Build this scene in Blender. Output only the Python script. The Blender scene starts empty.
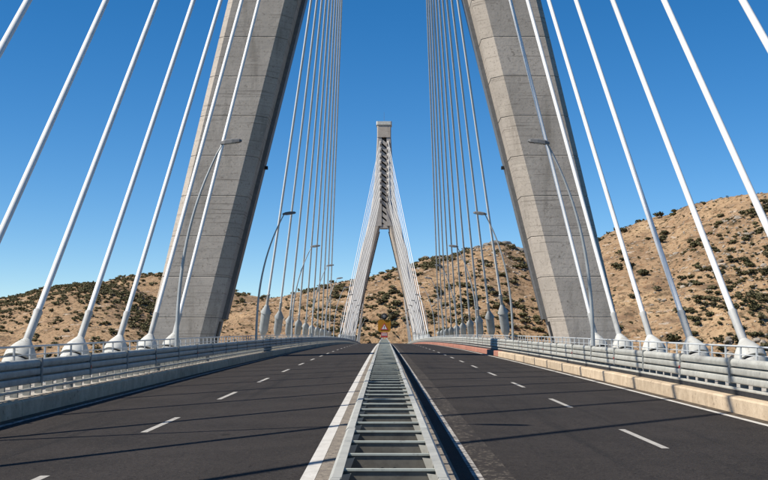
import bpy, bmesh, math, random
import numpy as np
from mathutils import Vector, Matrix

random.seed(7); rng = np.random.default_rng(11)
SC = bpy.context.scene
COL = SC.collection

# ------------------------------------------------------------------ bridge line
K = 3.0e-5                 # crest curve of the deck
YC = 276.5                 # crest (mid-span)
def zc(y): return -K * (y - YC) ** 2
CAMH = 1.92

# ------------------------------------------------------------------ camera
cam = bpy.data.cameras.new('camera'); camo = bpy.data.objects.new('camera', cam); COL.objects.link(camo)
cam.sensor_width = 36.0; cam.lens = 55.8; cam.clip_start = 0.1; cam.clip_end = 20000
camo.location = (-0.04, 0.0, zc(0) + CAMH)
camo.rotation_euler = (math.radians(90 + 5.036), 0, 0)
SC.camera = camo
SC.render.resolution_x = 1024; SC.render.resolution_y = 640

# ------------------------------------------------------------------ light
SUN = Vector((-0.90, -0.30, 1.0)).normalized()      # towards the sun
el = math.asin(SUN.z); az = math.atan2(SUN.x, SUN.y)
w = bpy.data.worlds.new('World'); SC.world = w; w.use_nodes = True
nt = w.node_tree; bg = nt.nodes['Background']
sky = nt.nodes.new('ShaderNodeTexSky'); sky.sky_type = 'NISHITA'; sky.sun_disc = False
sky.sun_elevation = el; sky.sun_rotation = az
sky.altitude = 1500; sky.air_density = 0.8; sky.dust_density = 0.0; sky.ozone_density = 2.0
hs = nt.nodes.new('ShaderNodeHueSaturation'); hs.inputs['Saturation'].default_value = 1.38      # polarised-filter blue
nt.links.new(sky.outputs[0], hs.inputs['Color']); nt.links.new(hs.outputs[0], bg.inputs[0]); bg.inputs[1].default_value = 0.088
sun = bpy.data.lights.new('sun', 'SUN'); sun.energy = 5.0; sun.angle = math.radians(0.53); sun.color = (1.0, 0.93, 0.82)
suno = bpy.data.objects.new('sun', sun); COL.objects.link(suno); suno.location = (-50, -30, 60)
suno.rotation_euler = SUN.to_track_quat('Z', 'Y').to_euler()
SC.view_settings.view_transform = 'Standard'; SC.view_settings.look = 'None'
SC.view_settings.exposure = 0.58; SC.view_settings.gamma = 1.0

# ------------------------------------------------------------------ materials
def mat(name, col, rough=0.6, metal=0.0, var=None, scale=3.0, detail=6.0, bump=0.0, bscale=None, stretch=None,
        objvar=0.0, layers=()):
    """procedural: base colour mixed with `var` by fractal noise; further (colour, scale, low, high, stretch) layers"""
    m = bpy.data.materials.new(name); m.use_nodes = True
    t = m.node_tree; N = t.nodes; L = t.links; b = N['Principled BSDF']
    b.inputs['Roughness'].default_value = rough; b.inputs['Metallic'].default_value = metal
    b.inputs['Specular IOR Level'].default_value = 0.5 if rough < 0.45 else 0.15
    geo = N.new('ShaderNodeNewGeometry')
    def noise(sc, dt, st):
        src = geo.outputs['Position']
        if st:
            mp = N.new('ShaderNodeMapping'); mp.inputs['Scale'].default_value = st
            L.new(src, mp.inputs['Vector']); src = mp.outputs[0]
        n = N.new('ShaderNodeTexNoise'); n.inputs['Scale'].default_value = sc; n.inputs['Detail'].default_value = dt
        n.inputs['Roughness'].default_value = 0.62
        L.new(src, n.inputs['Vector']); return n.outputs['Fac']
    def ramp(fac, lo, hi):
        r = N.new('ShaderNodeMapRange'); r.inputs['From Min'].default_value = lo; r.inputs['From Max'].default_value = hi
        r.interpolation_type = 'SMOOTHSTEP'; L.new(fac, r.inputs['Value']); return r.outputs[0]
    def mix(fac, a, bcol, mode='MIX'):
        x = N.new('ShaderNodeMix'); x.data_type = 'RGBA'; x.blend_type = mode
        if isinstance(fac, float): x.inputs['Factor'].default_value = fac
        else: L.new(fac, x.inputs['Factor'])
        for sock, v in ((x.inputs[6], a), (x.inputs[7], bcol)):
            if isinstance(v, tuple): sock.default_value = (*v, 1)
            else: L.new(v, sock)
        return x.outputs[2]
    al = 1.0 if name in ('cable_white', 'tower_concrete', 'head_concrete') else 0.84          # overall tone of the weathered surfaces
    col = tuple(q * al for q in col); var = tuple(q * al for q in var) if var else None
    layers = [(tuple(q * al for q in l[0]),) + tuple(l[1:]) for l in layers]
    c = tuple(col)
    if var: c = mix(ramp(noise(scale, detail, stretch), 0.32, 0.68), tuple(col), tuple(var))
    for (lc, ls, lo, hi, st) in layers:
        c = mix(ramp(noise(ls, 5.0, st), lo, hi), c, tuple(lc))
    if objvar:
        oi = N.new('ShaderNodeObjectInfo'); mr = N.new('ShaderNodeMapRange')
        mr.inputs['To Min'].default_value = 1 - objvar; mr.inputs['To Max'].default_value = 1 + objvar
        L.new(oi.outputs['Random'], mr.inputs['Value'])
        cm = N.new('ShaderNodeCombineColor')
        for i in range(3): L.new(mr.outputs[0], cm.inputs[i])
        c = mix(1.0, c, cm.outputs[0], 'MULTIPLY')
    if isinstance(c, tuple): b.inputs['Base Color'].default_value = (*c, 1)
    else: L.new(c, b.inputs['Base Color'])
    if bump:
        bn = N.new('ShaderNodeBump'); bn.inputs['Strength'].default_value = bump; bn.inputs['Distance'].default_value = 0.8 if name == 'dry_hillside' else 0.05
        L.new(noise(bscale or scale, 8.0, stretch), bn.inputs['Height']); L.new(bn.outputs[0], b.inputs['Normal'])
    return m

M = {}
M['asphalt'] = mat('asphalt', (0.030, 0.026, 0.0235), 0.9, var=(0.042, 0.036, 0.0325), scale=0.45, bump=0.5, bscale=40,
                   layers=[((0.040, 0.035, 0.032), 2.2, 0.52, 0.72, (1.0, 0.06, 1)), ((0.022, 0.020, 0.019), 1.3, 0.54, 0.74, (1.5, 0.03, 1)), ((0.095, 0.082, 0.070), 26.0, 0.58, 0.68, None), ((0.012, 0.010, 0.009), 15.0, 0.55, 0.66, None), ((0.046, 0.040, 0.035), 5.0, 0.55, 0.72, None), ((0.018, 0.016, 0.015), 1.1, 0.66, 0.72, (1.0, 0.6, 1))])
M['paint'] = mat('road_paint', (0.62, 0.60, 0.56), 0.7, var=(0.50, 0.48, 0.44), scale=3.0,
                 layers=[((0.16, 0.15, 0.14), 14.0, 0.60, 0.72, None)])
M['paint_worn_shade'] = mat('road_paint_worn_shade', (0.50, 0.47, 0.43), 0.8, var=(0.34, 0.32, 0.29), scale=3.0,
                 layers=[((0.085, 0.08, 0.076), 9.0, 0.46, 0.60, None)])
M['paint_dash'] = mat('lane_paint', (0.46, 0.44, 0.40), 0.75, var=(0.36, 0.34, 0.31), scale=4.0,
                 layers=[((0.10, 0.095, 0.09), 16.0, 0.58, 0.70, None)])
M['dust'] = mat('verge_dust', (0.060, 0.049, 0.038), 0.95, var=(0.135, 0.105, 0.072), scale=1.6,
                 layers=[((0.036, 0.031, 0.028), 4.0, 0.52, 0.64, (1, 0.4, 1)), ((0.22, 0.18, 0.13), 22.0, 0.62, 0.70, None)])
M['grit'] = mat('loose_grit', (0.034, 0.029, 0.026), 0.95, var=(0.046, 0.040, 0.035), scale=1.2,
                 layers=[((0.16, 0.137, 0.11), 13.0, 0.55, 0.62, None), ((0.034, 0.029, 0.026), 2.0, 0.52, 0.62, (1.5, 0.5, 1))])
M['strip'] = mat('strip_concrete', (0.30, 0.26, 0.21), 0.9, var=(0.19, 0.165, 0.14), scale=6.0, bump=0.7, bscale=18,
                 layers=[((0.09, 0.08, 0.07), 9.0, 0.58, 0.70, None)])
M['kerb'] = mat('kerb_concrete', (0.60, 0.48, 0.34), 0.85, var=(0.46, 0.36, 0.25), scale=2.2, bump=0.3, bscale=14, objvar=0.10,
                layers=[((0.26, 0.20, 0.14), 5.0, 0.60, 0.72, None)])
M['kerb_red'] = mat('kerb_red_paint', (0.46, 0.20, 0.14), 0.8, var=(0.38, 0.18, 0.13), scale=1.5, objvar=0.08,
                    layers=[((0.5, 0.36, 0.28), 4.0, 0.60, 0.72, None)])
M['walk'] = mat('walkway_concrete', (0.46, 0.43, 0.38), 0.85, var=(0.36, 0.33, 0.29), scale=1.2, bump=0.3, bscale=14)
M['conc'] = mat('tower_concrete', (0.425, 0.375, 0.322), 0.88, var=(0.36, 0.318, 0.273), scale=0.45, bump=0.35, bscale=3.0, objvar=0.05,
                layers=[((0.27, 0.237, 0.20), 0.9, 0.52, 0.74, (1.0, 1.0, 0.12)), ((0.45, 0.40, 0.34), 1.6, 0.58, 0.74, (0.15, 0.15, 3.0)),
                        ((0.23, 0.20, 0.17), 2.4, 0.56, 0.68, (0.08, 0.08, 4.0)), ((0.20, 0.172, 0.145), 2.2, 0.62, 0.74, (0.8, 0.8, 1.2)),
                        ((0.46, 0.41, 0.35), 0.30, 0.58, 0.74, None), ((0.255, 0.222, 0.187), 7.0, 0.55, 0.68, None), ((0.45, 0.40, 0.34), 4.0, 0.60, 0.72, None)])
M['conc_far'] = mat('head_concrete', (0.40, 0.37, 0.34), 0.88, var=(0.32, 0.295, 0.27), scale=0.4, bump=0.2, bscale=2.0)
M['joint'] = mat('joint_concrete', (0.20, 0.18, 0.16), 0.9, var=(0.15, 0.138, 0.125), scale=2.0)
M['slot_shade'] = mat('recess_shade', (0.12, 0.11, 0.10), 0.8, var=(0.09, 0.085, 0.08), scale=2.0)  # shade behind the head's slanting bars, put into the colour
M['white'] = mat('cable_white', (0.70, 0.70, 0.68), 0.42, var=(0.62, 0.62, 0.60), scale=0.5, layers=[((0.52, 0.51, 0.48), 1.1, 0.58, 0.74, (1, 1, 0.5)), ((0.62, 0.61, 0.58), 6.0, 0.58, 0.72, (1, 1, 0.2))])
M['sleeve'] = mat('sleeve_grey', (0.50, 0.50, 0.48), 0.5, var=(0.40, 0.40, 0.385), scale=1.5, layers=[((0.30, 0.29, 0.27), 5.0, 0.58, 0.72, (1, 1, 0.3))])
M['dome'] = mat('dome_white', (0.60, 0.60, 0.56), 0.65, var=(0.48, 0.475, 0.44), scale=2.0, objvar=0.10,
                layers=[((0.33, 0.31, 0.27), 4.0, 0.55, 0.72, (1, 1, 0.25)), ((0.24, 0.21, 0.17), 9.0, 0.64, 0.74, (1, 1, 0.4))])
M['housing'] = mat('housing_grey', (0.42, 0.43, 0.42), 0.55, var=(0.33, 0.34, 0.33), scale=1.5, objvar=0.12, layers=[((0.24, 0.23, 0.21), 3.0, 0.58, 0.72, (1, 1, 0.3))])
M['galv'] = mat('galvanised', (0.48, 0.475, 0.425), 0.5, 0.05, var=(0.38, 0.375, 0.335), scale=2.5, objvar=0.08,
                layers=[((0.26, 0.265, 0.25), 9.0, 0.56, 0.74, None), ((0.30, 0.29, 0.26), 2.0, 0.56, 0.72, (1, 0.3, 1))])
M['galv_dark'] = mat('galvanised_weathered', (0.30, 0.31, 0.30), 0.6, 0.2, var=(0.22, 0.23, 0.22), scale=5.0,
                     layers=[((0.16, 0.15, 0.14), 12.0, 0.58, 0.72, None)])
M['plate'] = mat('spacer_plate', (0.20, 0.19, 0.16), 0.75, 0.05, var=(0.13, 0.122, 0.105), scale=5.0, objvar=0.12,
                layers=[((0.27, 0.26, 0.23), 7.0, 0.60, 0.74, (0.6, 1, 2.5))])
M['rung'] = mat('spacer_steel', (0.50, 0.53, 0.47), 0.55, 0.1, var=(0.42, 0.44, 0.39), scale=5.0, objvar=0.06,
                layers=[((0.26, 0.25, 0.21), 10.0, 0.58, 0.72, None)])
M['rail'] = mat('handrail_paint', (0.58, 0.60, 0.60), 0.5, 0.1, var=(0.48, 0.50, 0.50), scale=2.0)
M['pole'] = mat('pole_galvanised', (0.46, 0.48, 0.48), 0.45, 0.3, var=(0.38, 0.40, 0.40), scale=1.5)
M['lamp'] = mat('lamp_grey', (0.20, 0.20, 0.20), 0.5, 0.1, var=(0.16, 0.16, 0.16), scale=4)
M['lens'] = mat('lamp_lens', (0.5, 0.5, 0.46), 0.2, var=(0.42, 0.42, 0.4), scale=4)
M['black'] = mat('black_rubber', (0.025, 0.025, 0.027), 0.6, var=(0.04, 0.04, 0.04), scale=4)
M['red'] = mat('reflector_red', (0.45, 0.03, 0.025), 0.3, var=(0.35, 0.02, 0.02), scale=20)
M['sign_yellow'] = mat('sign_amber', (0.46, 0.21, 0.02), 0.5, var=(0.38, 0.17, 0.02), scale=2)
M['sign_white'] = mat('sign_white', (0.72, 0.70, 0.68), 0.5, var=(0.64, 0.62, 0.6), scale=2)
M['sign_red'] = mat('sign_red', (0.50, 0.06, 0.06), 0.45, var=(0.42, 0.05, 0.05), scale=2)
M['rock'] = mat('limestone', (0.36, 0.31, 0.25), 0.9, var=(0.24, 0.21, 0.175), scale=0.5, bump=0.6, bscale=1.5, objvar=0.2)
M['rock_grey'] = mat('outcrop_rock', (0.22, 0.20, 0.175), 0.9, var=(0.15, 0.135, 0.12), scale=0.25, bump=0.6, bscale=0.8, objvar=0.15)
M['leaf'] = mat('shrub_leaf', (0.110, 0.100, 0.046), 0.8, var=(0.058, 0.054, 0.027), scale=0.9, objvar=0.3)
M['leaf2'] = mat('shrub_leaf_dry', (0.165, 0.140, 0.075), 0.8, var=(0.085, 0.078, 0.042), scale=0.8, objvar=0.3)
M['bark'] = mat('shrub_bark', (0.12, 0.085, 0.055), 0.9, var=(0.08, 0.06, 0.04), scale=8)
M['soil'] = mat('dry_hillside', (0.40, 0.275, 0.162), 0.95, var=(0.285, 0.19, 0.114), scale=0.016, bump=1.0, bscale=0.35,
                layers=[((0.18, 0.118, 0.074), 0.07, 0.50, 0.68, (1, 1, 2.4)), ((0.43, 0.30, 0.175), 0.035, 0.55, 0.70, None),
                        ((0.105, 0.076, 0.044), 0.28, 0.52, 0.65, (0.8, 0.8, 1.5)), ((0.45, 0.375, 0.30), 0.24, 0.60, 0.68, (0.5, 0.5, 2.5)),
                        ((0.25, 0.145, 0.078), 0.7, 0.50, 0.66, None), ((0.075, 0.057, 0.032), 0.75, 0.54, 0.64, None)])
M['water'] = mat('lake_water', (0.02, 0.05, 0.06), 0.08, var=(0.02, 0.06, 0.07), scale=0.02, bump=0.1, bscale=0.5)

# ------------------------------------------------------------------ helpers
class MB:
    def __init__(s): s.v = []; s.f = []
    def add(s, vs, fs):
        n = len(s.v); s.v += [tuple(p) for p in vs]; s.f += [tuple(i + n for i in q) for q in fs]; return s
    def box(s, x0, x1, y0, y1, z0, z1):
        vs = [(x, y, z) for z in (z0, z1) for y in (y0, y1) for x in (x0, x1)]
        return s.add(vs, [(0, 2, 3, 1), (4, 5, 7, 6), (0, 1, 5, 4), (2, 6, 7, 3), (0, 4, 6, 2), (1, 3, 7, 5)])
    def loft(s, rings, caps=True, closed=True):
        n = len(rings[0]); base = len(s.v)
        for r in rings: s.v += [tuple(p) for p in r]
        for i in range(len(rings) - 1):
            for j in range(n if closed else n - 1):
                a = base + i * n + j; b = base + i * n + (j + 1) % n
                s.f.append((a, b, b + n, a + n))
        if caps:
            s.f.append(tuple(base + j for j in reversed(range(n)))); s.f.append(tuple(base + (len(rings) - 1) * n + j for j in range(n)))
        return s
    def tube(s, pts, rad, n=10, caps=True):
        pts = [Vector(p) for p in pts]; rr = rad if isinstance(rad, (list, tuple)) else [rad] * len(pts)
        rings = []
        for i, p in enumerate(pts):
            d = (pts[min(i + 1, len(pts) - 1)] - pts[max(i - 1, 0)]).normalized()
            u = d.cross(Vector((0, 0, 1)) if abs(d.z) < 0.9 else Vector((0, 1, 0))).normalized(); v = d.cross(u)
            rings.append([p + (u * math.cos(2 * math.pi * k / n) + v * math.sin(2 * math.pi * k / n)) * rr[i] for k in range(n)])
        return s.loft(rings, caps)
    def mesh(s, name, m, smooth=False):
        me = bpy.data.meshes.new(name); me.from_pydata(s.v, [], s.f); me.materials.append(m)
        bm = bmesh.new(); bm.from_mesh(me); bmesh.ops.recalc_face_normals(bm, faces=bm.faces); bm.to_mesh(me); bm.free()
        if smooth: sm_auto(me, 60)
        return me
def link(name, data, parent=None, loc=None):
    o = bpy.data.objects.new(name, data); COL.objects.link(o)
    if parent is not None: o.parent = parent
    if loc is not None: o.location = loc
    return o
def build(mb, name, m, parent=None, loc=None, smooth=False):
    return link(name, mb.mesh(name, M[m], smooth), parent, loc)
def thing(name, label, cat, loc=(0, 0, 0), group=None):
    o = bpy.data.objects.new(name, None); COL.objects.link(o); o.location = loc; o.empty_display_size = 0.3
    return tag(o, label, cat, group)
def tag(o, label, cat, group=None):
    o['label'] = label; o['category'] = cat
    if group: o['group'] = group
    return o
def struct(o): o['kind'] = 'structure'; return o
def stuff(o): o['kind'] = 'stuff'; return o
def sm_auto(me, ang=40):
    for p in me.polygons: p.use_smooth = True
    me.set_sharp_from_angle(angle=math.radians(ang))
def ys(y0, y1, st):
    n = max(1, int(math.ceil((y1 - y0) / st))); return [y0 + (y1 - y0) * i / n for i in range(n + 1)]
def sweep(mb, prof, y0, y1, st=6.0, caps=True, z0=0.0, yo=0.0):
    """sweep an (x, z) profile along the deck curve; result relative to z0, yo"""
    return mb.loft([[(x, y - yo, zc(y) + z - z0) for (x, z) in prof] for y in ys(y0, y1, st)], caps)

Y0, Y1 = -70.0, 625.0
def road_z(x): return -0.02 * max(0.0, abs(x) - 0.85)

# ------------------------------------------------------------------ large structure: ground, water, deck
water = MB().add([(-6000, -2000, -34), (6000, -2000, -34), (6000, 9000, -34), (-6000, 9000, -34)], [(0, 1, 2, 3)])
struct(build(water, 'lake', 'water'))

def vnoise(x, y, seed):
    r = np.random.default_rng(seed); G = r.random((256, 256))
    xi = np.floor(x).astype(int); yi = np.floor(y).astype(int); fx = x - xi; fy = y - yi
    fx = fx * fx * (3 - 2 * fx); fy = fy * fy * (3 - 2 * fy)
    g = lambda a, b: G[a % 256, b % 256]
    return (g(xi, yi) * (1 - fx) + g(xi + 1, yi) * fx) * (1 - fy) + (g(xi, yi + 1) * (1 - fx) + g(xi + 1, yi + 1) * fx) * fy
def fbm(x, y, sc, seed, oc=5):
    s = 0; a = 1; t = 0
    for i in range(oc):
        s = s + a * vnoise(x * sc + 13.7 * i, y * sc + 7.1 * i, seed + i); t += a; a *= 0.5; sc *= 2.03
    return s / t - 0.5
# ridges: direction from the bridge head (x over y), skyline slope, plan distance and reach of the front slope
def ridge(pts):
    a = np.array(pts, float); return (a[:, 0] - 384.5) / 1190.0, (344.9 - a[:, 1]) / 1190.0
RID = [
    dict(p=ridge([(-700, 335), (-300, 330), (-150, 326), (-60, 316), (0, 304), (25, 298), (45, 291), (75, 286), (95, 284), (112, 285), (130, 289), (150, 297), (180, 310), (230, 335), (300, 360)]), Y=860, W=330, B=420, id='west'),
    dict(p=ridge([(-300, 330), (0, 318), (60, 300), (95, 286), (130, 277), (160, 275), (190, 281), (225, 291), (250, 297), (280, 302), (330, 312), (420, 330), (600, 345)]), Y=1350, W=420, B=500, id='far'),
    dict(p=ridge([(-100, 372), (40, 348), (75, 334), (110, 321), (150, 307), (190, 308), (215, 309), (235, 306), (260, 301), (300, 293), (345, 284), (370, 276), (400, 266), (425, 260), (450, 258), (470, 251), (490, 247), (505, 247), (514, 252), (535, 257), (560, 262), (590, 268), (640, 280), (700, 300), (800, 320), (1200, 330)]), Y=790, W=215, B=420, id='mid'),
    dict(p=ridge([(400, 385), (530, 372), (556, 345), (580, 290), (600, 243), (607, 238), (627, 230), (670, 217), (720, 183), (747, 168), (768, 160), (820, 150), (900, 155), (1000, 150), (1300, 160)]), Y=560, W=250, B=340, id='east'),
]
CZ = zc(0) + CAMH
def terrain(X, Y):
    X = np.asarray(X, float); Y = np.asarray(Y, float)
    t = X / np.maximum(Y, 120.0)
    z = np.full(X.shape, -31.0)
    for i, r in enumerate(RID):
        zr = np.interp(t, r['p'][0], r['p'][1]) * r['Y'] + CZ
        base = -31.0
        s = (Y - (r['Y'] - r['W'])) / r['W']
        front = base + (zr - base) * np.where(s < 0, 0, np.where(s < 1, np.sin(np.clip(s, 0, 1) * math.pi / 2) ** 1.05, 1))
        sb = np.clip((Y - r['Y']) / r['B'], 0, 1)
        back = zr + (base - zr) * (sb * sb * (3 - 2 * sb)) - 6.0 * np.clip(sb * 6, 0, 1)
        h = np.where(Y <= r['Y'], front, back)
        z = np.maximum(z, h)
    rel = np.clip((z + 31) / 40.0, 0, 1)
    g = np.abs(fbm(X, Y, 1 / 70.0, 31)) * 2
    z = z + rel * (fbm(X, Y, 1 / 90.0, 3) * 5.0 - g * 4.0 + 1.0 + fbm(X, Y, 1 / 14.0, 9, 4) * 3.0 + fbm(X, Y, 1 / 5.0, 77, 3) * 1.5 - np.abs(fbm(X, Y, 1 / 11.0, 81, 3)) * 2.2)
    q = z / 6.5 + fbm(X, Y, 1 / 60.0, 55) * 1.2; fr = q - np.floor(q)            # rock ledges
    z = z + rel * 6.5 * 0.30 * (fr * fr * fr * (fr * (6 * fr - 15) + 10) - fr)
    near = np.clip((np.abs(X) - 13) / 25.0, 0, 1)          # keep the abutment cut clear of the deck
    z = np.where((Y < 640), np.minimum(z, zc(np.minimum(Y, 640.)) - 1.6 + near * 60), z)
    return z
def grid_mesh(xs, yy, name, m):
    X, Y = np.meshgrid(xs, yy); Z = terrain(X, Y)
    v = np.stack([X.ravel(), Y.ravel(), Z.ravel()], 1); nx, ny = len(xs), len(yy)
    a = (np.arange(ny - 1)[:, None] * nx + np.arange(nx - 1)[None]).ravel()
    f = np.stack([a, a + 1, a + nx + 1, a + nx], 1)
    me = bpy.data.meshes.new(name); me.vertices.add(len(v)); me.vertices.foreach_set('co', v.ravel())
    me.loops.add(f.size); me.loops.foreach_set('vertex_index', f.ravel().astype(np.int32))
    me.polygons.add(len(f)); me.polygons.foreach_set('loop_start', np.arange(0, f.size, 4, dtype=np.int32))
    me.update(calc_edges=True); me.materials.append(m)
    for p in me.polygons: p.use_smooth = True
    return me
xs = np.unique(np.concatenate([np.arange(-1500, -420, 20.0), np.arange(-420, 60, 3.0), np.arange(60, 240, 1.6), np.arange(240, 480, 4.0), np.arange(480, 1500, 20.0)]))
yy = np.unique(np.concatenate([np.arange(250, 300, 10.0), np.arange(300, 580, 1.6), np.arange(580, 1000, 2.6), np.arange(1000, 1400, 6.0), np.arange(1400, 2000, 25.0)]))
struct(link('hillside', grid_mesh(xs, yy, 'hillside', M['soil'])))
# approach bank behind the viewer that carries the start of the road
ap = MB(); sweep(ap, [(-40, -30), (40, -30), (16, -1.5), (-16, -1.5)], -900, -66, 30)
struct(build(ap, 'approach_bank', 'soil'))

# deck body (box girder with cantilevers)
deck = MB(); sweep(deck, [(-12.4, -0.25), (-12.4, -0.60), (-5.6, -1.1), (-4.2, -3.2), (4.2, -3.2), (5.6, -1.1), (12.4, -0.60), (12.4, -0.25)], Y0, Y1, 8)
deck_o = struct(build(deck, 'bridge_deck', 'walk'))
# approach road behind
ar = MB(); sweep(ar, [(-12, -0.35), (-12, -0.9), (12, -0.9), (12, -0.35)], -900, Y0 - 0.05, 30)
struct(build(ar, 'approach_road', 'asphalt'))

EDGE = 8.32
for sgn in (-1, 1):
    mb = MB()
    prof = [(sgn * 0.90, 0.0), (sgn * 0.90, -0.24), (sgn * (EDGE + 0.02), -0.24), (sgn * (EDGE + 0.02), road_z(EDGE))]
    sweep(mb, prof, Y0, Y1, 4)
    road = struct(build(mb, 'road', 'asphalt'))
    def marking(x0, x1, y0, y1, nm, pm='paint'):
        m2 = MB(); rows = []
        for y in ys(y0, y1, 4):
            rows.append([(x, y, zc(y) + road_z(x) + 0.004) for x in (x0, x1)])
        m2.loft(rows, caps=False, closed=False); return build(m2, nm, pm, road)
    e = marking(*sorted((sgn * 0.908, sgn * 1.09)), Y0, Y1, 'edge_line') if sgn < 0 else marking(1.10, 1.22, Y0, Y1, 'edge_line', 'paint_worn_shade')
    marking(*sorted((sgn * 7.84, sgn * 8.00)), Y0, Y1, 'edge_line', 'paint' if sgn > 0 else 'paint_worn_shade')  # left line takes the duller paint: guardrail shade put into its colour
    marking(*sorted((sgn * 8.004, sgn * 8.318)), Y0, Y1, 'verge_dust', 'dust')
    if sgn > 0: marking(1.224, 1.62, Y0, Y1, 'loose_grit', 'grit')
    ph, per, ln = (12.35, 10.2, 3.7) if sgn < 0 else (19.6, 9.85, 3.6)
    y = ph - per * 3
    while y < 330:
        marking(*sorted((sgn * 4.48, sgn * 4.61)), y, y + ln, 'lane_dash', 'paint_dash'); y += per
# median strip of rough concrete
mb = MB(); sweep(mb, [(-0.898, 0.012), (-0.898, -0.24), (0.898, -0.24), (0.898, 0.012)], Y0, Y1, 6)
struct(build(mb, 'median_strip', 'strip'))

# kerbs and raised walkways
KT = 0.225
for sgn in (-1, 1):
    mb = MB(); x0, x1 = EDGE + 0.36, 12.0
    sweep(mb, sorted([(sgn * x0, -0.24), (sgn * x1, -0.24)]) + sorted([(sgn * x0, KT - 0.01), (sgn * x1, KT - 0.01)], reverse=True), Y0, Y1, 6)
    walk = struct(build(mb, 'walkway', 'walk'))
    mb = MB()
    sweep(mb, sorted([(sgn * 12.003, -0.247), (sgn * 12.38, -0.247)]) + sorted([(sgn * 12.003, 0.55), (sgn * 12.38, 0.55)], reverse=True), Y0, Y1, 6)
    build(mb, 'edge_beam', 'walk', walk)
    kerb = thing('kerb', 'tall sunlit cream concrete kerb in long blocks, red beyond the tower' if sgn > 0 else
                 'shaded concrete kerb in long blocks below the shaded steel guardrail', 'kerb', (sgn * EDGE, 0, zc(0)))
    L = 5.15
    def kprof(bz):
        h0, h1 = -0.237, KT
        xs_ = [0.0, 0.0, 0.035, 0.345, 0.358, 0.358]
        zs_ = [h0, h1 - 0.04, h1, h1, h1 - 0.02, h0]
        return [(sgn * a, b) for a, b in zip(xs_, zs_)]
    y = -26.0 + (0.35 if sgn > 0 else 2.0); n = 0
    while y < 300:
        mb = MB(); g = 0.018
        jx = random.uniform(-0.008, 0.008); jz = random.uniform(-0.006, 0.006)
        rings = []
        for (yy_, sc_) in ((y + g, 0.02), (y + g + 0.03, 0), (y + L * 0.5, 0), (y + L - g - 0.03, 0), (y + L - g, 0.02)):
            rings.append([(px + sgn * (jx + sc_), 0 + yy_, zc(yy_) - zc(0) + pz + (jz - sc_ if pz > 0 else 0)) for (px, pz) in kprof(0)])
        mb.loft(rings)
        build(mb, 'kerb_stone', 'kerb_red' if (sgn > 0 and y > 84) else 'kerb', kerb)
        y += L; n += 1
    mb = MB(); mb.loft([[(px, yy_, zc(yy_) - zc(0) + pz) for (px, pz) in kprof(0)] for yy_ in ys(y + 0.02, Y1, 10)])
    mb.loft([[(px, yy_, zc(yy_) - zc(0) + pz) for (px, pz) in kprof(0)] for yy_ in ys(Y0, -26.0, 10)])
    stuff(build(mb, 'kerb_run', 'kerb_red' if sgn > 0 else 'kerb', kerb))
    # dark backing seen in the kerb joints
    mb = MB(); mb.loft([[(sgn * a, yy_, zc(yy_) - zc(0) + b) for a, b in ((0.03, -0.235), (0.03, KT - 0.04), (0.30, KT - 0.04), (0.30, -0.235))] for yy_ in ys(-26, 300, 8)])
    build(mb, 'mortar_bed', 'joint', kerb)

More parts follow.
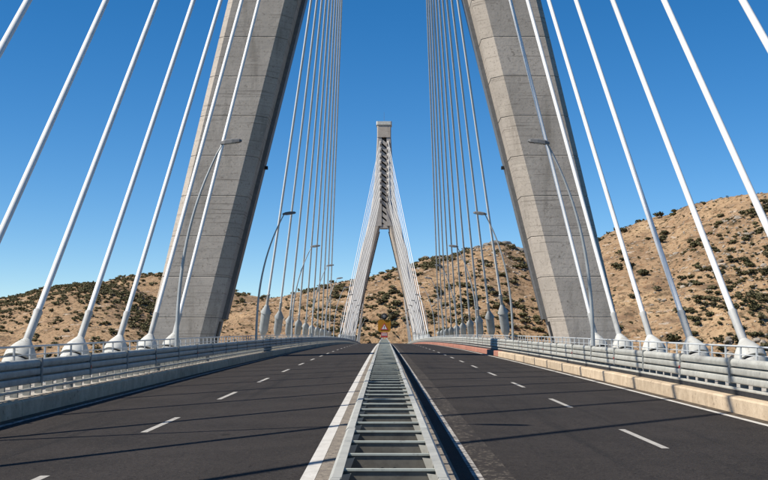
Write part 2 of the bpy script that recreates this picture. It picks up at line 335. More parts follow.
# ------------------------------------------------------------------ towers
def octo(xi, xo, dep, y, z, ci=0.85, co=0.42, s=1, ins=0.0):
    """plan section of a leg: xi/xo = inner/outer edges of its flat front, ci/co = chamfers; returned anticlockwise"""
    a, b = xi - ci + ins, xo + co - ins; h = dep / 2 - ins
    p = [(xi, -h), (xo, -h), (b, -h + co), (b, h - co), (xo, h), (xi, h), (a, h - ci), (a, -h + ci)]
    return [(s * x, y + q, z) for x, q in p]
def leg_x(h):
    xi = 13.53 - 0.239 * h; xo = 16.91 - 0.223 * h
    return xi, xo
HJ = 47.0
def outer(h): return float(np.interp(h, [30, 38, 47, 52, 58, 65, 72, 82], [10.62, 8.78, 6.45, 5.3, 4.45, 3.75, 3.25, 2.75]))
def make_tower(y, label, detailed):
    t = thing('bridge_tower', label, 'tower', (0, y, zc(y)), 'concrete towers of the bridge')
    DEP = 5.0
    for s in (-1, 1):
        core = MB(); hs = [-34, 0, 10, 20, 30, 38, 42, HJ]
        def sec(h, ins):
            xi, xo = leg_x(h)
            if h > 36: xo = outer(h) - 0.42
            return octo(xi, xo, DEP, 0, h, s=s, ins=ins)
        core.loft([sec(h, 0.03) for h in hs])
        leg = build(core, 'leg', 'joint' if detailed else 'conc', t)
        lift = 2.93; h = -3.2; g = 0.013
        if detailed:
            low = MB(); low.loft([sec(-33.9, 0), sec(h - g, 0)]); build(low, 'concrete_lift', 'conc', leg)
            while h + lift < HJ + 0.3:
                top = min(h + lift, HJ)
                mb = MB(); ring = [sec(h + g, 0.02), sec(h + g + 0.03, 0), sec(top - g - 0.03, 0), sec(top - g, 0.02)]
                mb.loft(ring); build(mb, 'concrete_lift', 'conc', leg)
                h += lift
        # access door on the inner face, near the walkway
        xi, _ = leg_x(1.5)
        d = MB(); fx = lambda hh: leg_x(hh)[0] - 0.85
        y0_, y1_ = -0.55, 0.45
        d.add([(s * (fx(0.3) - 0.05), y0_, 0.3), (s * (fx(0.3) - 0.05), y1_, 0.3), (s * (fx(2.4) - 0.05), y1_, 2.4), (s * (fx(2.4) - 0.05), y0_, 2.4),
               (s * (fx(0.3) + 0.1), y0_, 0.3), (s * (fx(0.3) + 0.1), y1_, 0.3), (s * (fx(2.4) + 0.1), y1_, 2.4), (s * (fx(2.4) + 0.1), y0_, 2.4)],
              [(0, 1, 2, 3), (7, 6, 5, 4), (0, 4, 5, 1), (1, 5, 6, 2), (2, 6, 7, 3), (3, 7, 4, 0)])
        build(d, 'access_door', 'black', leg)
        du = MB(); du.loft([[(s * (fx(hh) - 0.30), 0.35, hh), (s * (fx(hh) - 0.30), 1.62, hh), (s * (fx(hh) + 0.02), 1.62, hh), (s * (fx(hh) + 0.02), 0.35, hh)] for hh in (2.6, 45.0)])
        build(du, 'dark_band', 'lamp', leg)  # raised dark box forming a dark band up the leg's inner face
        for hh in (14.0, 29.0):
            lb = MB(); lb.box(-0.12, 0.12, -0.15, 0.15, -0.12, 0.12); build(lb, 'lamp_box', 'black', leg, (s * (fx(hh) - 0.41), 1.0, hh))
    # head: two columns that close up, a recess between them with slanting bars, a wider cap
    RW = 0.95
    hs = [HJ + 0.01, 49, 52, 55, 58, 61.5, 65, 68.5, 72, 77, 82]
    for s in (-1, 1):
        mb = MB(); mb.loft([octo(RW + 0.0, outer(h) - 0.35, DEP - 0.0, 0, h, ci=0.0001, co=0.35, s=s) for h in hs])
        colm = build(mb, 'head_column', 'conc_far', t)
        for i in range(10):                     # anchor blocks where the cables leave the head
            h = 57.2 + 2.5 * i; o = outer(h)
            for fy in (-1, 1):
                ab = MB()
                y_a, y_b = fy * (DEP / 2 - 0.05), fy * (DEP / 2 + 0.45)
                x0, x1 = s * (RW + 0.12), s * (RW + 0.95)
                ab.add([(x0, y_a, h - 0.9), (x1, y_a, h - 0.9), (x1, y_a, h + 0.7), (x0, y_a, h + 0.7), (x0, y_b, h - 0.5), (x1, y_b, h - 0.5), (x1, y_b, h + 0.15), (x0, y_b, h + 0.15)],
                       [(0, 1, 2, 3), (7, 6, 5, 4), (0, 4, 5, 1), (1, 5, 6, 2), (2, 6, 7, 3), (3, 7, 4, 0)])
                build(ab, 'anchor_block', 'conc_far', colm)
    web = MB(); web.box(-RW - 0.02, RW + 0.02, -0.9, 0.9, HJ - 0.4, 81.9); build(web, 'head_web', 'slot_shade', t)
    cross = MB(); cross.box(-RW - 0.6, RW + 0.6, -2.3, 2.3, HJ - 0.9, HJ + 0.6); build(cross, 'cross_head', 'conc_far', t)
    h = HJ + 1.4
    while h < 80.5:
        for fy in (-1, 1):
            b = MB(); yc_ = fy * 1.75; ya, yb = yc_ - 0.6, yc_ + 0.6
            b.add([(-RW, ya, h + 1.8), (-RW, yb, h + 1.8), (RW, yb, h + 0.2), (RW, ya, h + 0.2), (-RW, ya, h + 0.2), (-RW, yb, h + 0.2), (RW, yb, h - 1.4), (RW, ya, h - 1.4)],
                  [(0, 1, 2, 3), (7, 6, 5, 4), (0, 4, 5, 1), (1, 5, 6, 2), (2, 6, 7, 3), (3, 7, 4, 0)])
            build(b, 'slanting_bar', 'conc_far', t)
        h += 2.4
    cap = MB(); cap.loft([octo(-2.4, 2.4, 5.4, 0, hh, ci=0.35, co=0.35) for hh in (82.01, 86.9)])
    cp = build(cap, 'head_cap', 'conc', t)
    rim = MB(); rim.loft([octo(-2.65, 2.65, 5.9, 0, hh, ci=0.4, co=0.4) for hh in (86.91, 88.3)]); build(rim, 'cap_rim', 'dome', cp)
    rod = MB(); rod.tube([(0, 0, 88.3), (0, 0, 92.5)], [0.06, 0.03], 6); build(rod, 'lightning_rod', 'lamp', cp)
    return t
NEAR, FAR = 88.0, 465.0
make_tower(NEAR, 'huge board-marked concrete tower whose leaning legs straddle the road before the crest', True)
make_tower(FAR, 'distant concrete tower shaped like a wishbone with slotted head and pale cap', False)

# ------------------------------------------------------------------ stay cables
AX = 11.5
ORD = ['first', 'second', 'third', 'fourth', 'fifth', 'sixth', 'seventh', 'eighth', 'ninth', 'tenth']
side_y = [64.3 - 6.7 * i for i in range(10)]
main_y = [112 + 15.2 * i for i in range(10)]
GS = {-1: 'shaded', 1: 'sunlit'}
def lathe(mb, prof, base, axis, n=20):
    axis = axis.normalized(); u = axis.cross(Vector((0, 1, 0))).normalized(); v = axis.cross(u)
    mb.loft([[base + axis * a + (u * math.cos(2 * math.pi * k / n) + v * math.sin(2 * math.pi * k / n)) * r for k in range(n)] for a, r in prof])
def make_cable(s, yb, ty, i, span, label, group):
    th = 58 + 2.5 * i
    fy = -1 if yb < ty else 1
    base = Vector((s * AX, yb, zc(yb) + KT - 0.01))
    c = thing('stay_cable', label, 'cable', base, group)
    a = Vector((0, 0, 0.55)); top = Vector((s * 1.55, ty + fy * 2.75, zc(ty) + th)) - base
    ax = (top - a).normalized()
    far = yb > 270
    n = 8 if far else 14
    sl = 1.95 if span == 'side' else 4.6          # end of the thicker sleeve
    r = 0.105
    mb = MB(); mb.tube([a + ax * (sl - 0.1), a + (top - a) * 0.5 , top], r, n, True); build(mb, 'cable_pipe', 'white', c, smooth=True)
    mb = MB(); lathe(mb, [(0.3, 0.135), (sl - 0.06, 0.135), (sl, 0.15), (sl + 0.10, 0.15), (sl + 0.14, 0.11)], a, ax, n)
    o = build(mb, 'sleeve', 'sleeve', c); sm_auto(o.data)
    if span == 'side':
        mb = MB(); lathe(mb, [(-0.28, 0.47), (-0.24, 0.49), (-0.06, 0.50), (-0.055, 0.38), (0.045, 0.38), (0.05, 0.505), (0.22, 0.505), (0.34, 0.475), (0.47, 0.41), (0.62, 0.32), (0.76, 0.225), (0.82, 0.185), (0.88, 0.145)], a, ax, 24 if not far else 10)
        o = build(mb, 'anchor_dome', 'dome', c); sm_auto(o.data, 35)
        mb = MB(); lathe(mb, [(-0.052, 0.42), (0.042, 0.42)], a, ax, 24 if not far else 10); build(mb, 'dome_slot_shade', 'black', o)  # black ring paints the shade inside the dome's open slot
        pl = MB(); pl.box(-0.55, 0.55, -0.75, 0.62, 0.0, 0.34); pl.box(-0.47, 0.47, -0.60, 0.50, 0.34, 0.47)
        build(pl, 'plinth', 'dome', c)
    else:
        mb = MB(); lathe(mb, [(0.70, 0.24), (0.95, 0.36), (1.25, 0.42), (2.85, 0.43), (2.86, 0.50), (2.91, 0.50), (3.66, 0.15), (3.70, 0.13)], a, ax, 12 if not far else 8)
        o = build(mb, 'damper_housing', 'housing', c); sm_auto(o.data, 30)
        pl = MB(); pl.box(-0.45, 0.45, -0.55, 0.55, 0.0, 0.5); build(pl, 'plinth', 'dome', c)
    return c
for ty, nm in ((NEAR, 'straddling'), (FAR, 'distant')):
    for span, lst in (('side', side_y), ('main', main_y)):
        for i, yb in enumerate(lst):
            y = yb if ty == NEAR else 2 * YC - yb
            for s in (-1, 1):
                if ty == NEAR:
                    lab = ('%s white stay cable on the %s guardrail side, counted back from the tower leg' if span == 'side' else '%s stay cable past the straddling tower on the %s guardrail side') % (ORD[i], GS[s])
                else:
                    lab = ('%s thin cable behind the distant tower on the %s guardrail side' if span == 'side' else '%s thin cable from the distant tower to mid-span on the %s guardrail side') % (ORD[i], GS[s])
                make_cable(s, y, ty, i, span, lab, 'stay cables, %s tower, %s span' % (nm, span))

# ------------------------------------------------------------------ guardrails
GX = 8.72
for sgn in (-1, 1):
    g = thing('guardrail', 'sunlit pale steel guardrail with three rails above the cream kerb' if sgn > 0 else
              'shaded grey steel guardrail with three rails above the shaded kerb', 'guardrail', (sgn * GX, 0, zc(0)), 'guardrails along the carriageways')
    zo = zc(0)
    def rp(z0_, hgt, dep=0.10):                   # rounded rail bulging to the road
        P = [(0.02, 0.0), (-dep * 0.72, 0.0), (-dep * 0.92, 0.06), (-dep, 0.2), (-dep, 0.8), (-dep * 0.92, 0.94), (-dep * 0.72, 1.0), (0.02, 1.0)]
        if z0_ > 0.9:                             # the top rail is a half-round tube
            P = [(0.03, 0.0), (-dep * 0.75, 0.0)] + [(-dep + 0.095 - 0.095 * math.cos(q), 0.42 + 0.58 * math.sin(q)) for q in [math.pi * k / 10.0 for k in range(0, 11)]]
            P = [(a, min(b, 1.0)) for a, b in P[:-1]] + [(0.075, 0.2)]
        return [(sgn * a, z0_ + b * hgt) for a, b in P]
    RAILS = [(0.51, 0.165), (0.715, 0.165), (0.92, 0.19)]
    sec = ys(0.0, 130.0, 5.0)
    for (rz, rh) in RAILS:
        for a, b in zip(sec[:-1], sec[1:]):
            mb = MB(); pr = rp(rz, rh); dx = random.uniform(-0.006, 0.006); dz = random.uniform(-0.006, 0.006)
            mb.loft([[(px + dx, yq, zc(yq) - zo + pz + dz) for px, pz in pr] for yq in (a + 0.02, (a + b) / 2, b - 0.02)])
            o = build(mb, 'rail', 'galv', g); sm_auto(o.data, 50)
        mb = MB(); pr = rp(rz, rh)
        for a, b in ((Y0, -0.02), (130.02, Y1)):
            mb.loft([[(px, yq, zc(yq) - zo + pz) for px, pz in pr] for yq in ys(a, b, 6)])
        o = build(mb, 'rail', 'galv', g); sm_auto(o.data, 50)
    mb = MB(); mb.loft([[(sgn * px, yq, zc(yq) - zo + pz) for px, pz in ((0.0205, 0.54), (0.0215, 0.54), (0.0215, 0.95), (0.0205, 0.95))] for yq in ys(Y0, Y1, 6)])
    build(mb, 'back_plate', 'galv_dark', g)
    # low rub rail
    mb = MB(); mb.loft([[(px * 1, yq, zc(yq) - zo + pz) for px, pz in rp(0.335, 0.07, 0.06)] for yq in ys(Y0, Y1, 6)])
    o = build(mb, 'rub_rail', 'galv', g); sm_auto(o.data, 50)
    if sgn > 0:
        mb = MB(); mb.loft([[(px, yq, zc(yq) - zo + pz) for px, pz in ((-0.06, KT + 0.002), (0.015, KT + 0.002), (0.015, 0.33), (-0.045, 0.33), (-0.06, 0.315))] for yq in ys(Y0, Y1, 6)])
        build(mb, 'dark_strip', 'black', g)  # low black strip along the kerb top, below the rub rail
    pm = MB(); x0, x1 = sorted((sgn * 0.022, sgn * 0.20)); pm.box(x0, x1, -0.045, 0.045, KT, 1.10); post = pm.mesh('post', M['galv_dark'])
    far = MB(); y = -69.5
    while y < Y1:
        if 12 < y < 150: link('post', post, g, (0, y, zc(y) - zo))
        else: far.box(x0, x1, y - 0.045, y + 0.045, zc(y) - zo + KT, zc(y) - zo + 1.10)
        y += 1.0
    stuff(build(far, 'post_run', 'galv_dark', g))
    sp = MB(); xa, xb = sorted((sgn * -0.006, sgn * -0.118)); sp.box(xa, xb, -0.07, 0.07, 0.50, 1.135); spl = sp.mesh('splice_bracket', M['galv_dark'])
    rf = MB(); xa, xb = sorted((sgn * -0.119, sgn * -0.130)); rf.box(xa, xb, -0.05, 0.05, 0.70, 0.78); rfl = rf.mesh('reflector', M['red'])
    for q, a in enumerate(sec[1:-1]):
        b = link('splice_bracket', spl, g, (0, a, zc(a) - zo))
        if q % 2 == 0: link('reflector', rfl, b, (0, 0, 0))

# ------------------------------------------------------------------ pedestrian handrails
HX = 10.25
for sgn in (-1, 1):
    h = thing('handrail', 'thin grey pedestrian railing before the domes, by the sunlit guardrail' if sgn > 0 else
              'thin grey pedestrian railing before the domes, by the shaded guardrail', 'railing', (sgn * HX, 0, zc(0)), 'pedestrian railings')
    zo = zc(0)
    for (z, r) in ((1.34, 0.034), (1.10, 0.018), (0.86, 0.018), (0.62, 0.018)):
        mb = MB(); mb.tube([(0, yq, zc(yq) - zo + z) for yq in ys(Y0, Y1, 5)], r, 6); build(mb, 'rail', 'rail', h, smooth=True)
    pm = MB(); pm.box(-0.02, 0.02, -0.05, 0.05, KT - 0.012, 1.33); pm.box(-0.07, 0.07, -0.08, 0.08, KT - 0.011, KT + 0.01); post = pm.mesh('post', M['rail'])
    far = MB(); y = -69.0
    while y < Y1:
        if 20 < y < 160: link('post', post, h, (0, y, zc(y) - zo))
        else: far.box(-0.02, 0.02, y - 0.05, y + 0.05, zc(y) - zo + KT - 0.012, zc(y) - zo + 1.33)
        y += 1.5
    stuff(build(far, 'post_run', 'rail', h))

# ------------------------------------------------------------------ median barrier
b = thing('median_barrier', 'galvanised double-sided median barrier with ladder-like cross spacers between the carriageways', 'barrier', (0, 0, zc(0)))
zo = zc(0); BW = 0.43; BT = 0.80
def wprof(s):
    P = [(-0.07, 0.0), (0.0, 0.0), (0.03, -0.03), (0.03, -0.09), (-0.015, -0.13), (-0.015, -0.18), (0.03, -0.22), (0.03, -0.28), (0.0, -0.31),
         (-0.015, -0.30), (0.014, -0.275), (0.014, -0.225), (-0.03, -0.185), (-0.03, -0.125), (0.014, -0.085), (0.014, -0.035), (-0.004, -0.015), (-0.07, -0.012)]
    return [(s * (BW + a), BT + z) for a, z in P]
secs = ys(4.6, 4.6 * 16, 4.6)
for s in (-1, 1):
    for a, c in zip(secs[:-1], secs[1:]):
        mb = MB(); dx = random.uniform(-0.006, 0.006)
        mb.loft([[(px + dx, yq, zc(yq) - zo + pz) for px, pz in wprof(s)] for yq in (a + 0.008, c - 0.008)]); build(mb, 'beam', 'galv', b)
    mb = MB()
    for a, c in ((Y0, 4.59), (secs[-1] + 0.01, 560)): mb.loft([[(px, yq, zc(yq) - zo + pz) for px, pz in wprof(s)] for yq in ys(a, c, 5)])
    build(mb, 'beam', 'galv', b)
rm = MB(); rm.box(-0.37, 0.37, 0.0, 0.012, BT - 0.30, BT - 0.032); rung = rm.mesh('spacer', M['plate'])
fm = MB(); fm.box(-0.40, 0.40, -0.012, 0.05, BT - 0.031, BT - 0.014); flange = fm.mesh('flange', M['rung'])
bm_ = MB(); bm_.tube([(0, 0.0, BT - 0.155), (0, -0.02, BT - 0.155)], 0.024, 8); bolt_hole = bm_.mesh('bolt_hole', M['black'])  # black stubs give the bolt holes their shade as colour
br = MB(); br.add([(0.30, -0.004, BT - 0.05), (0.385, -0.10, BT - 0.05), (0.385, -0.004, BT - 0.27), (0.30, -0.016, BT - 0.05), (0.385, -0.112, BT - 0.05), (0.385, -0.016, BT - 0.27)],
       [(0, 1, 2), (5, 4, 3), (0, 3, 4, 1), (1, 4, 5, 2), (2, 5, 3, 0)])
brk = br.mesh('gusset', M['galv'])
pm = MB(); pm.box(-0.07, 0.07, 0.02, 0.10, 0.01, BT - 0.07); post = pm.mesh('post', M['galv_dark'])
far = MB(); farp = MB(); y = 9.56 - 1.15 * 68
while y < 560:
    dz = zc(y) - zo
    if 3 < y < 105:
        r_ = link('spacer', rung, b, (0, y, dz + random.uniform(-0.004, 0.003)))
        link('flange', flange, r_); r_.rotation_euler.z = random.uniform(-0.012, 0.012)
        if y < 45:
            for bx in (-0.055, 0.055): link('bolt_hole', bolt_hole, r_, (bx, 0, 0))
            for gx in (1, -1): link('gusset', brk, r_).scale.x = gx
        link('post', post, b, (0, y, dz))
    else:
        far.box(-0.40, 0.40, y - 0.012, y + 0.05, dz + BT - 0.031, dz + BT - 0.014); far.box(-0.37, 0.37, y, y + 0.012, dz + BT - 0.30, dz + BT - 0.032)
        farp.box(-0.07, 0.07, y + 0.02, y + 0.10, dz + 0.01, dz + BT - 0.07)
    y += 1.15
stuff(build(far, 'spacer_run', 'rung', b)); stuff(build(farp, 'post_run', 'galv_dark', b))

# ------------------------------------------------------------------ street lamps
def make_lamp():
    t = bpy.data.objects.new('street_lamp', None); COL.objects.link(t); t.empty_display_size = 0.3
    H = 10.2
    pts, rad = [], []
    for k in range(19):                          # pole leaning over in one long bend towards the road (+x)
        u = k / 18.0; pts.append((2.0 * u ** 2.7, 0, 0.05 + (H - 0.05) * u)); rad.append(0.098 - 0.056 * u)
    mb = MB(); mb.tube(pts, rad, 10); build(mb, 'pole', 'pole', t, smooth=True)
    mb = MB(); mb.box(-0.2, 0.2, -0.2, 0.2, 0, 0.04); mb.tube([(0, 0, 0.04), (0, 0, 0.35)], 0.13, 10); build(mb, 'base_plate', 'pole', t)
    ang = math.radians(7)
    def R(u, v, z): return (2.0 + u * math.cos(ang) - z * math.sin(ang) * 0, v, H + u * math.sin(ang) + z)
    mb = MB(); rings = []
    for u, wv, zt, zb in ((-0.12, 0.07, 0.07, -0.04), (0.10, 0.16, 0.13, -0.07), (0.45, 0.19, 0.14, -0.07), (0.78, 0.16, 0.10, -0.06), (0.88, 0.08, 0.05, -0.03)):
        rings.append([R(u, -wv, zb), R(u, wv, zb), R(u, wv * 0.9, zt * 0.6), R(u, wv * 0.45, zt), R(u, -wv * 0.45, zt), R(u, -wv * 0.9, zt * 0.6)])
    mb.loft(rings); head = build(mb, 'lamp_head', 'lamp', t)
    mb = MB(); mb.loft([[R(u, -0.12, -0.072), R(u, 0.12, -0.072), R(u, 0.09, -0.10), R(u, -0.09, -0.10)] for u in (0.18, 0.60)]); build(mb, 'lens', 'lens', head)
    return t
def copy_tree(o, parent=None):
    c = o.copy(); COL.objects.link(c); c.parent = parent
    for ch in o.children: copy_tree(ch, c)
    return c
lamp0 = make_lamp(); first = True
for sgn in (-1, 1):
    y = 20.6; k = 0
    while y < 470:
        o = lamp0 if first else copy_tree(lamp0); first = False
        o.location = (sgn * 9.5, y, zc(y) + KT - 0.01); o.rotation_euler = (0, 0, 0 if sgn < 0 else math.pi)
        where = (['second', 'first'][k] + ' curved street lamp before the straddling tower on the %s guardrail side' if k < 2 else
                 'curved street lamp standing level with the straddling tower leg, %s guardrail side' if k == 2 else
                 (ORD + ['eleventh', 'twelfth'])[k - 3] + ' curved street lamp beyond the straddling tower on the %s guardrail side') % GS[sgn]
        tag(o, where, 'street lamp', 'street lamps along the bridge'); y += 33.9; k += 1

# ------------------------------------------------------------------ warning sign on the median
SY = 150.0
t = thing('warning_sign', 'amber warning board with red triangle on the median barrier at the crest', 'sign', (0, SY, zc(SY)))
mb = MB()
for x in (-0.30, 0.30): mb.tube([(x, 0.12, 0.0), (x, 0.12, 3.1)], 0.035, 8)
build(mb, 'post', 'galv_dark', t)
mb = MB(); mb.loft([[(x, yq, z) for x, z in ((-0.80, 1.95), (-0.62, 1.72), (0.62, 1.72), (0.80, 1.95), (0.80, 3.05), (0.66, 3.25), (-0.66, 3.25), (-0.80, 3.05))] for yq in (0.03, 0.07)])
bd = build(mb, 'board', 'sign_yellow', t)
def tri(sc, y0_, y1_): return [[(x * sc, yq, 2.28 + z * sc) for x, z in ((-0.5, -0.30), (0.5, -0.30), (0.0, 0.566))] for yq in (y0_, y1_)]
mb = MB(); mb.loft(tri(1.0, 0.0, 0.026)); build(mb, 'triangle_border', 'sign_red', bd)
mb = MB(); mb.loft(tri(0.66, -0.008, -0.002)); build(mb, 'triangle_field', 'sign_white', bd)
mb = MB(); mb.box(-0.035, 0.035, -0.018, -0.010, 2.26, 2.48); mb.box(-0.035, 0.035, -0.018, -0.010, 2.15, 2.215); build(mb, 'exclamation_mark', 'black', bd)
mb = MB(); mb.box(-0.42, 0.42, 0.03, 0.07, 1.06, 1.66); lb = build(mb, 'lower_plate', 'sign_red', t)
mb = MB(); mb.box(-0.36, 0.36, 0.015, 0.027, 1.30, 1.42); mb.box(-0.36, 0.36, 0.015, 0.027, 1.52, 1.58); build(mb, 'stripe', 'sign_white', lb)
mb = MB(); mb.tube([(0, -0.10, 3.68), (0, 0.02, 3.68), (0, 0.12, 3.68)], [0.34, 0.40, 0.38], 20); mb.box(-0.06, 0.06, 0.0, 0.1, 3.2, 3.35)
bl = build(mb, 'beacon_housing', 'black', t)
mb = MB(); mb.tube([(0, -0.104, 3.68), (0, -0.14, 3.68)], [0.20, 0.17], 16); build(mb, 'beacon_lens', 'lamp', bl)
mb = MB()
for s in (-1, 1): mb.box(s * 0.30 - 0.11, s * 0.30 + 0.11, -0.05, 0.115, BT + 0.001, BT + 0.16)
build(mb, 'foot', 'sign_white', t)

# ------------------------------------------------------------------ vegetation and rocks
def shrub_mesh(seed, m, leaves=70):
    r = np.random.default_rng(seed); mb = MB()
    lobes = [(r.normal(0, 0.30), r.normal(0, 0.30), 0.30 + 0.35 * r.random(), 0.30 + 0.25 * r.random()) for _ in range(5)]
    for k in range(leaves):
        lx, ly, lz, lr = lobes[k % 5]
        d = r.normal(size=3); d /= np.linalg.norm(d); d[2] = abs(d[2]) * 0.9 - 0.15
        p = np.array([lx, ly, lz]) + d * lr * (0.75 + 0.35 * r.random()); p[2] = max(p[2], 0.02)
        a = r.normal(size=3); a /= np.linalg.norm(a); bb = np.cross(a, d + r.normal(0, 0.4, 3)); bb /= np.linalg.norm(bb) + 1e-6
        s = 0.13 + 0.12 * r.random()
        mb.add([p - a * s, p + bb * s * 0.8, p + a * s, p - bb * s * 0.8], [(0, 1, 2, 3)])
    for lx, ly, lz, lr in lobes:                 # inner mass
        q = lr * 0.8
        mb.add([(lx, ly, lz + q), (lx + q, ly, lz), (lx, ly + q, lz), (lx - q, ly, lz), (lx, ly - q, lz), (lx, ly, max(0, lz - q))],
               [(0, 1, 2), (0, 2, 3), (0, 3, 4), (0, 4, 1), (5, 2, 1), (5, 3, 2), (5, 4, 3), (5, 1, 4)])
    mb.tube([(0, 0, -0.35), (0.03, 0.02, 0.3)], [0.06, 0.04], 5)
    return mb
SH = [shrub_mesh(100 + i, None) for i in range(6)]
SHL = [shrub_mesh(200 + i, None, 26) for i in range(4)]
shm = [s.mesh('shrub', M['leaf'] if i % 3 else M['leaf2']) for i, s in enumerate(SH)]
def scatter(n, xr, yr, dens, size):
    out = []
    X = rng.uniform(*xr, n * 6); Y = rng.uniform(*yr, n * 6); t = X / Y
    ok = (t > -0.40) & (t < 0.40) & (rng.random(n * 6) < dens(X, Y)); X, Y = X[ok][:n], Y[ok][:n]
    Z = terrain(X, Y); dz = terrain(X, Y + 4) - Z; dy = terrain(X, Y - 25)
    for x, y, z, d_ in zip(X, Y, Z, dz):
        if z < -8 or d_ < -1.0: continue
        out.append((x, y, z, rng.uniform(*size)))
    return out
pn = lambda X, Y, sc, sd: np.clip(fbm(X, Y, sc, sd, 4) * 5 + 0.5, 0, 1)
items = []
items += [(p, 'west') for p in scatter(4200, (-400, -95), (560, 880), lambda X, Y: 0.12 + 0.88 * pn(X, Y, 1 / 40., 501), (0.8, 2.7))]
items += [(p, 'far') for p in scatter(420, (-400, -60), (1150, 1360), lambda X, Y: 0.1 + 0.9 * pn(X, Y, 1 / 60., 511), (2.5, 5.0))]
items += [(p, 'mid') for p in scatter(1500, (-90, 175), (588, 795), lambda X, Y: (0.10 + 0.90 * pn(X, Y, 1 / 22., 521)) * np.clip((X + 75) / 60., 0.12, 1) * np.clip((800 - Y) / 70., 0.08, 1), (1.0, 3.4))]
items += [(p, 'mid') for p in scatter(1100, (-140, 175), (588, 800), lambda X, Y: 0.2 + 0.8 * pn(X, Y, 1 / 40., 523), (0.5, 1.3))]
items += [(p, 'east') for p in scatter(150, (60, 210), (330, 565), lambda X, Y: 0.2 + 0.8 * pn(X, Y, 1 / 30., 531), (1.2, 3.2))]
items += [(p, 'east') for p in scatter(1300, (60, 210), (315, 565), lambda X, Y: 0.15 + 0.85 * pn(X, Y, 1 / 25., 533), (0.25, 0.8))]
items += [(p, 'east') for p in scatter(1100, (95, 200), (315, 440), lambda X, Y: (0.3 + 0.7 * pn(X, Y, 1 / 18., 541)) * np.clip((X - 70 - (Y - 315) * 0.28) / 30., 0, 1), (0.5, 1.9))]
app = sorted(items, key=lambda q: -q[0][3] / q[0][1])
LAB = dict(west='small dark shrub on the densely dotted brown hill', far='shrub on the remote low ridge', mid='dark green shrub on the tan hill with rocky crest',
           east='dark green shrub on the steep tan slope behind the cables')
rest = {0: ([], []), 1: ([], [])}
cnt = 0
for (x, y, z, s), hill in app:
    if cnt < 290:
        o = link('shrub', shm[cnt % 6], None, (x, y, z - 0.03 * s)); o.scale = (s * random.uniform(0.85, 1.25), s * random.uniform(0.85, 1.2), s * random.uniform(0.65, 0.95))
        o.rotation_euler.z = random.uniform(0, 6.28); tag(o, LAB[hill], 'shrub', 'shrubs, ' + hill + ' hill'); cnt += 1
    else:
        src = SHL[random.randrange(4)] if y > 500 else SH[random.randrange(6)]
        a = random.uniform(0, 6.28); ca, sa = math.cos(a) * s, math.sin(a) * s; zz = s * random.uniform(0.65, 0.95)
        V, F = rest[0 if random.random() < 0.7 else 1]
        n0 = len(V); V += [(x + p[0] * ca - p[1] * sa, y + p[0] * sa + p[1] * ca, z + p[2] * zz - 0.05 * s) for p in src.v]; F += [tuple(i + n0 for i in q) for q in src.f]
for k, lf in ((0, 'leaf'), (1, 'leaf2')):
    me = bpy.data.meshes.new('scrub'); me.from_pydata(rest[k][0], [], rest[k][1]); me.materials.append(M[lf])
    o = stuff(link('scrub', me)); tag(o, 'small dark scrub scattered over the dry hillsides' if k == 0 else 'paler dry scrub scattered over the hillsides', 'scrub')

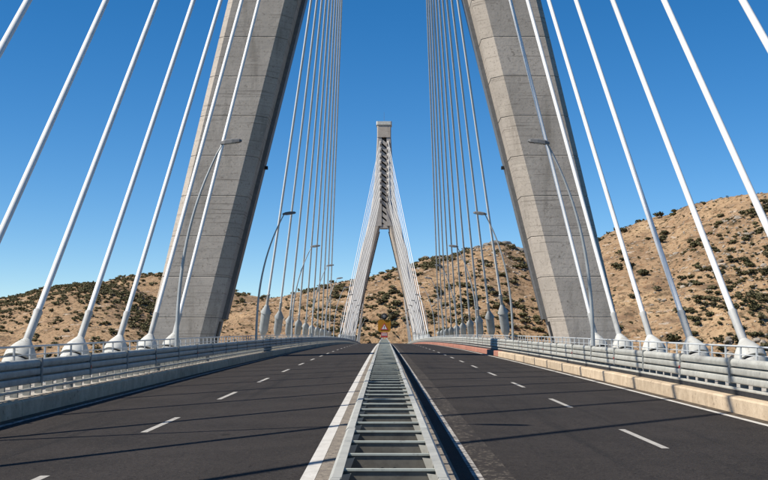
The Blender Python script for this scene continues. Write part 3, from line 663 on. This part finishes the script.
def rock_mesh(seed, m, blocky=1.0):
    r = np.random.default_rng(seed); bm = bmesh.new(); bmesh.ops.create_icosphere(bm, subdivisions=2, radius=1.0)
    pl = [(v / np.linalg.norm(v), 0.55 + 0.35 * r.random()) for v in r.normal(size=(9, 3))]
    for v in bm.verts:
        p = np.array(v.co)
        for n_, d_ in pl:
            q = p @ n_
            if q > d_: p = p - n_ * (q - d_)
        v.co = p * (1 + r.normal(0, 0.03))
    me = bpy.data.meshes.new('boulder'); bm.to_mesh(me); bm.free(); me.materials.append(M[m]); return me
rk = [rock_mesh(i, 'rock') for i in range(5)]
n = 0
for (x, y, z, s) in sorted(scatter(290, (80, 215), (312, 440), lambda X, Y: pn(X, Y, 1 / 16., 561) * np.clip((X - 62 - (Y - 315) * 0.28) / 35., 0.05, 1), (0.4, 1.5)), key=lambda q: q[1]):
    o = link('boulder', rk[n % 5], None, (x, y, z)); o.scale = (s * random.uniform(0.8, 1.4), s, s * random.uniform(0.5, 0.8)); o.rotation_euler = (random.uniform(-.3, .3), random.uniform(-.3, .3), random.uniform(0, 6.28))
    tag(o, 'pale limestone boulder on the rough lower slope behind the cables', 'boulder', 'boulders on the east slope'); n += 1
og = [rock_mesh(50 + i, 'rock_grey') for i in range(4)]
for k, (px, up, s) in enumerate([(497, 0, 6.5), (506, -1, 6.0), (511, -5, 5.5), (516, -9, 4.5), (488, -1, 4.0), (521, -11, 4.0), (478, -2, 3.0), (450, 0, 3.5), (436, 0, 3.0), (426, 0, 3.0), (530, -9, 3.5), (503, -8, 4.0)]):
    Y = 786 - (0 if k % 2 else 5); X = (px - 384.5) / 1190. * Y; z = float(terrain(np.array([X]), np.array([float(Y)]))[0])
    o = link('rock_outcrop', og[k % 4], None, (X, Y, z + 0.1 * s)); o.scale = (s * 1.1, s, s * 0.62); o.rotation_euler.z = k * 1.3
    tag(o, 'dark grey rock outcrop crowning the tan hill', 'rock', 'rock outcrops on the hill crest')

V, F = [], []
rv = [(np.array([tuple(v.co) for v in m_.vertices]), [tuple(p.vertices) for p in m_.polygons]) for m_ in (rock_mesh(80 + i, 'rock') for i in range(3))]
for (x, y, z, sz) in scatter(1500, (70, 215), (312, 470), lambda X, Y: (0.25 + 0.75 * pn(X, Y, 1 / 14., 571)) * np.clip((X - 62 - (Y - 315) * 0.28) / 40., 0.08, 1), (0.2, 0.75)) + \
                    scatter(900, (-60, 170), (590, 790), lambda X, Y: pn(X, Y, 1 / 30., 575), (0.5, 1.4)):
    v, f = rv[random.randrange(3)]; a = random.uniform(0, 6.28); ca, sa = math.cos(a) * sz, math.sin(a) * sz; n0 = len(V)
    V += [(x + p[0] * ca - p[1] * sa * 0.8, y + p[0] * sa + p[1] * ca * 0.8, z + p[2] * sz * 0.65) for p in v]; F += [tuple(i + n0 for i in q) for q in f]
me = bpy.data.meshes.new('scree'); me.from_pydata(V, [], F); me.materials.append(M['rock'])
tag(stuff(link('scree', me)), 'loose pale stones strewn over the dry slopes', 'stones')
